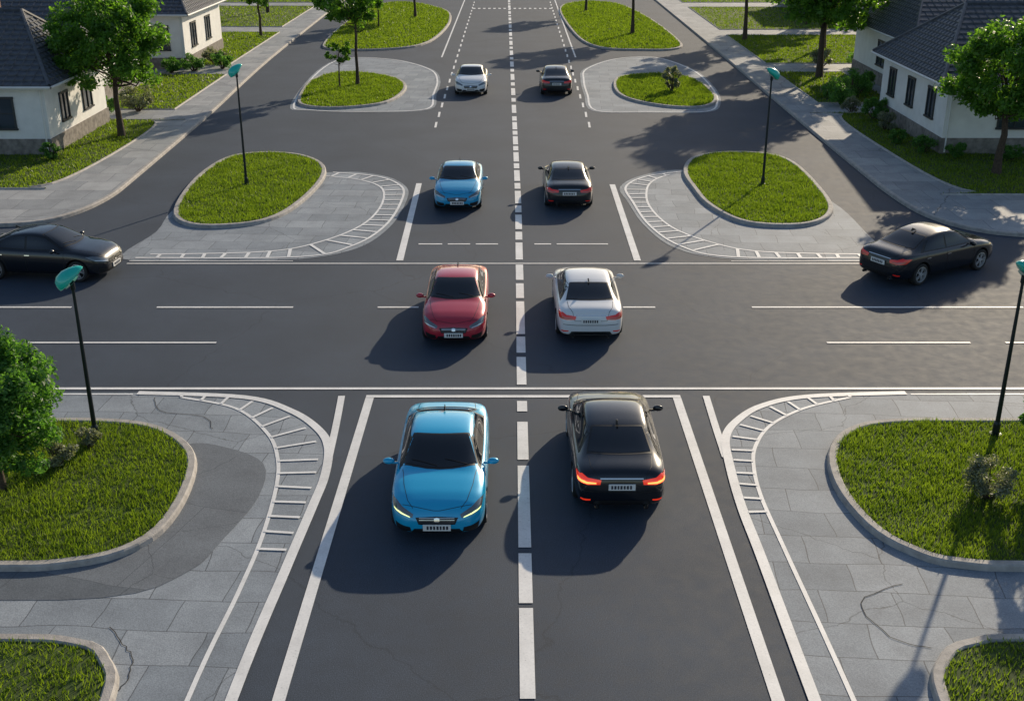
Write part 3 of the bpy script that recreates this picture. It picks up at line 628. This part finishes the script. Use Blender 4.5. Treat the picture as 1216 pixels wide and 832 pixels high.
        patch('rub',[(sg*.48,2.3,.29),(sg*.74,2.1,.30)],[(sg*.50,2.3,.40),(sg*.78,2.1,.44)],'N',.005,8,4)
        seam([(sg*.70,1.08,.95),(sg*.66,1.6,.95),(sg*.56,2.05,.85),(sg*.45,2.2,.75)],.010,'N')
        seam([(sg,1.0,.93),(sg,1.02,.7),(sg,.98,.3)],.011,'S'); seam([(sg,-.28,.95),(sg,-.27,.6),(sg,-.26,.3)],.011,'S'); seam([(sg,-1.2,.96),(sg,-1.15,.8),(sg,-.98,.55),(sg,-.95,.3)],.011,'S')
        seam([(sg,.97,.31),(sg,-.95,.31)],.011,'S'); seam([(sg*.62,-1.68,1.05),(sg*.60,-2.05,1.03),(sg*.50,-2.24,.95)],.011,'N')
        for hy in (-.12,-1.05): patch('chrome',[(sg,hy,.80),(sg,hy-.17,.80)],[(sg,hy,.825),(sg,hy-.17,.825)],'S',.022,4,2)
        patch('tl',[(sg*.60,-2.3,.40),(sg*.74,-2.2,.40)],[(sg*.60,-2.3,.43),(sg*.74,-2.2,.43)],'N',.006,4,2)
    patch('rub',[(-.34,2.3,.46),(0,2.3,.445),(.34,2.3,.46)],[(-.40,2.3,.60),(0,2.3,.62),(.40,2.3,.60)],'N',.005,14,4)
    for zz in (.50,.54,.58): patch('chrome',[(-.33,2.3,zz),(.33,2.3,zz)],[(-.33,2.3,zz+.008),(.33,2.3,zz+.008)],'N',.009,10,1)
    patch('chrome',[(-.05,2.3,.52),(0,2.3,.505),(.05,2.3,.52)],[(-.05,2.3,.585),(0,2.3,.60),(.05,2.3,.585)],'N',.014,4,2)
    patch('rub',[(-.52,2.3,.235),(.52,2.3,.235)],[(-.42,2.3,.37),(.42,2.3,.37)],'N',.005,14,4)
    patch('rub',[(-.60,-2.3,.27),(.60,-2.3,.27)],[(-.52,-2.3,.40),(.52,-2.3,.40)],'N',.005,14,4)
    seam([(-.74,-2.28,.60),(-.4,-2.33,.58),(.4,-2.33,.58),(.74,-2.28,.60)],.014,'N'); seam([(-.50,-2.24,.96),(-.44,-2.32,.70),(.44,-2.32,.70),(.50,-2.24,.96)],.01,'N')
    seam([(-.42,-2.3,.86),(.42,-2.3,.86)],.02,'N','chrome',.008)
    seam([(-.66,2.12,.80),(0,2.27,.72),(.66,2.12,.80)],.010,'N')
    def plate(y,z,s):
        acc['plate'].box(-.26,.26,min(y,y+s*.02),max(y,y+s*.02),z-.065,z+.065)
        x=-.21
        for w_ in (.045,.05,.04,.05,.045,.05,.045):
            y2=y+s*.02; acc['ptext'].box(x,x+w_*.8,min(y2,y2+s*.004),max(y2,y2+s*.004),z-.038,z+.038); x+=w_+.014
    plate(2.33,.40,1); plate(-2.345,.70,-1)
    for sg in (1,-1):
        A=Acc(); tube(A,[(sg*.48,-2.25,.27),(sg*.48,-2.38,.27)],[.045,.045],12); acc['chrome'].add(A.v,A.f)
        acc['rub'].box(sg*.48-.03,sg*.48+.03,-2.384,-2.383,.24,.30)
    acc['rub'].add([(-.02,-.75,1.42),(.02,-.75,1.42),(0,-.95,1.50),(-.02,-.98,1.40),(.02,-.98,1.40)],[(0,1,2),(0,2,3),(1,4,2),(2,4,3)])
    seam([(-.55,1.02,1.1),(-.1,.92,1.15)],.02,'T','rub',.018); seam([(.05,1.08,1.1),(.55,.9,1.15)],.02,'T','rub',.018)
    mb=bmesh.new()
    for sg in (1,-1):
        r=bmesh.ops.create_icosphere(mb,subdivisions=3,radius=1)
        for q in r['verts']:
            x,y,z=q.co; q.co=Vector((sg*(1.03+.115*x),.72+.07*y*(1.2 if y>0 else .6),1.0+.068*z))
        r=bmesh.ops.create_cube(mb,size=1)
        for q in r['verts']: q.co=Vector((sg*(.90+.09*q.co.x*2*.7),.72+.04*q.co.y,.955+.035*q.co.z))
    mm=bpy.data.meshes.new('mirrors'); mb.to_mesh(mm); mb.free(); mm.shade_smooth(); mm.materials.append(PB)
    out={'body':body,'mirrors':mm}
    nm=dict(glass='windows',rub='black_trim',hl='headlights',hls='headlight_strips',tl='taillights',tls='taillight_strips',plate='number_plates',ptext='plate_letters',chrome='chrome_trim')
    mt=dict(glass='glass',rub='rub',hl='hl',hls='hl_o',tl='tl',tls='tls_o',plate='plate',ptext='ptext',chrome='chrome')
    for k_,A in acc.items():
        q=mesh(nm[k_],A.v,A.f); q.materials.append(M[mt[k_]])
        if k_ not in ('plate','ptext'): q.shade_smooth(); q.set_sharp_from_angle(angle=R(40))
        out[nm[k_]]=q
    W_=Acc(); n=40
    prof=[(.19,-.11),(.30,-.115),(.328,-.09),(.335,-.04),(.335,.04),(.328,.09),(.30,.115),(.235,.11),(.225,.085)]
    v=[(p[1],p[0]*math.cos(2*math.pi*j/n),p[0]*math.sin(2*math.pi*j/n)) for p in prof for j in range(n)]
    W_.add(v,[(i*n+j,i*n+(j+1)%n,(i+1)*n+(j+1)%n,(i+1)*n+j) for i in range(len(prof)-1) for j in range(n)])
    w=mesh('wheel',W_.v,W_.f); bm=bmesh.new(); bm.from_mesh(w); bmesh.ops.recalc_face_normals(bm,faces=bm.faces); bm.to_mesh(w); bm.free(); w.materials.append(M['tyre']); w.shade_smooth(); w.set_sharp_from_angle(angle=R(40))
    S=Acc()
    prof=[(.238,.112),(.228,.115),(.222,.09),(.21,.03)]
    v=[(p[1],p[0]*math.cos(2*math.pi*j/n),p[0]*math.sin(2*math.pi*j/n)) for p in prof for j in range(n)]
    S.add(v,[(i*n+j,i*n+(j+1)%n,(i+1)*n+(j+1)%n,(i+1)*n+j) for i in range(len(prof)-1) for j in range(n)])
    for s_ in range(5):
        for dlt in (-.16,.16):
            a_=2*math.pi*s_/5; c,s2=math.cos,math.sin
            def pt(r,t,x): return (x,r*c(t),r*s2(t))
            t0=a_+dlt*.5; t1=a_+dlt
            S.add([pt(.05,t0-.25,.10),pt(.05,t0+.25,.10),pt(.222,t1+.05,.105),pt(.222,t1-.05,.105),pt(.05,t0-.25,.06),pt(.05,t0+.25,.06),pt(.222,t1+.05,.07),pt(.222,t1-.05,.07)],[(0,1,2,3),(0,4,5,1),(1,5,6,2),(3,2,6,7),(0,3,7,4)])
    S.add([(.115,.06*math.cos(2*math.pi*j/16),.06*math.sin(2*math.pi*j/16)) for j in range(16)]+[(.08,.07*math.cos(2*math.pi*j/16),.07*math.sin(2*math.pi*j/16)) for j in range(16)],[tuple(range(16))]+[(j,(j+1)%16,16+(j+1)%16,16+j) for j in range(16)])
    rim=mesh('rim',S.v,S.f); rim.materials.append(M['rim'])
    D=Acc(); D.add([(.03,.212*math.cos(2*math.pi*j/24),.212*math.sin(2*math.pi*j/24)) for j in range(24)],[tuple(range(24))]); dk=mesh('brake_disc',D.v,D.f); dk.materials.append(M['dark'])
    out['_w']=(w,rim,dk,WY,WR); return out
CM=build_car(SED)
def car(name,x,y,rz,paint_,lit=False,hl=False,s=(1,1,1)):
    e=empty(name,(x,y,.002),rz,s)
    def override(o,m): o.material_slots[0].link='OBJECT'; o.material_slots[0].material=m
    for k_,me in CM.items():
        if k_=='_w': continue
        o=bpy.data.objects.new(k_,me); col.objects.link(o); o.parent=e
        if k_ in ('body','mirrors'): override(o,paint_)
        if k_=='taillights' and lit: override(o,M['tl_e'])
        if k_=='taillight_strips' and lit: override(o,M['tls_e'])
        if k_=='headlight_strips' and hl: override(o,M['hl_e'])
    w,rim,dk,WY,WR=CM['_w']
    for i,wy in enumerate(WY):
        for sg in (1,-1):
            we=bpy.data.objects.new('wheel',w); col.objects.link(we); we.parent=e; we.location=(sg*.80,wy,WR); we.rotation_euler=(0,0,0 if sg>0 else math.pi)
            for n_,m_ in (('rim',rim),('brake_disc',dk)):
                r=bpy.data.objects.new(n_,m_); col.objects.link(r); r.parent=we
    return e
pi=math.pi
car('blue_sedan',-1.46,21.45,pi,PB,hl=True,s=(1.04,1.0,1.02))
car('black_sedan',2.22,22.5,0,PK,lit=True,s=(1.04,1.0,1.03))
car('red_sedan',-1.62,31.6,pi,PR,s=(1.0,1,1))
car('white_sedan',2.2,31.9,0,PW,s=(1.03,1,1))
car('blue_sedan',-2.15,45.6,pi,PB2,s=(1.03,1,1))
car('black_sedan',2.26,45.9,0,PK2,s=(1.04,1,1))
car('white_sedan',-2.5,71.8,pi,PW,s=(1.08,1,1.05))
car('black_sedan',2.7,71.8,0,PK2,s=(1.05,1,1.05))
car('black_sedan',-15.35,36.0,-pi/2-R(6),PK,s=(1.04,1.0,1.06))
car('black_sedan',13.85,36.2,-pi/2+R(32),PK,s=(1.05,1.05,1.08))

# ------------------------------------------------------------------ light, world, camera
w=bpy.data.worlds.new('World'); sc.world=w; w.use_nodes=True; nt=w.node_tree
sky=nt.nodes.new('ShaderNodeTexSky'); sky.sky_type='NISHITA'; sky.sun_disc=False; sky.sun_elevation=SUN_EL; sky.sun_rotation=SUN_AZ
nt.links.new(sky.outputs[0],nt.nodes['Background'].inputs[0]); nt.nodes['Background'].inputs[1].default_value=.12
sl=bpy.data.lights.new('sun','SUN'); sl.energy=5; sl.angle=R(.6); sl.color=(1,.84,.62)
so=bpy.data.objects.new('sun',sl); col.objects.link(so)
d=Vector((math.sin(SUN_AZ)*math.cos(SUN_EL),math.cos(SUN_AZ)*math.cos(SUN_EL),math.sin(SUN_EL)))
so.rotation_euler=d.to_track_quat('Z','Y').to_euler(); so.location=(20,60,40)
cam=bpy.data.cameras.new('camera'); cam.lens=39.97; cam.sensor_width=36; cam.clip_end=6000
c=bpy.data.objects.new('camera',cam); col.objects.link(c); c.location=(0,0,12); c.rotation_euler=(R(90-22.38),0,0); sc.camera=c
sc.view_settings.view_transform='Standard'; sc.view_settings.look='None'; sc.view_settings.exposure=0
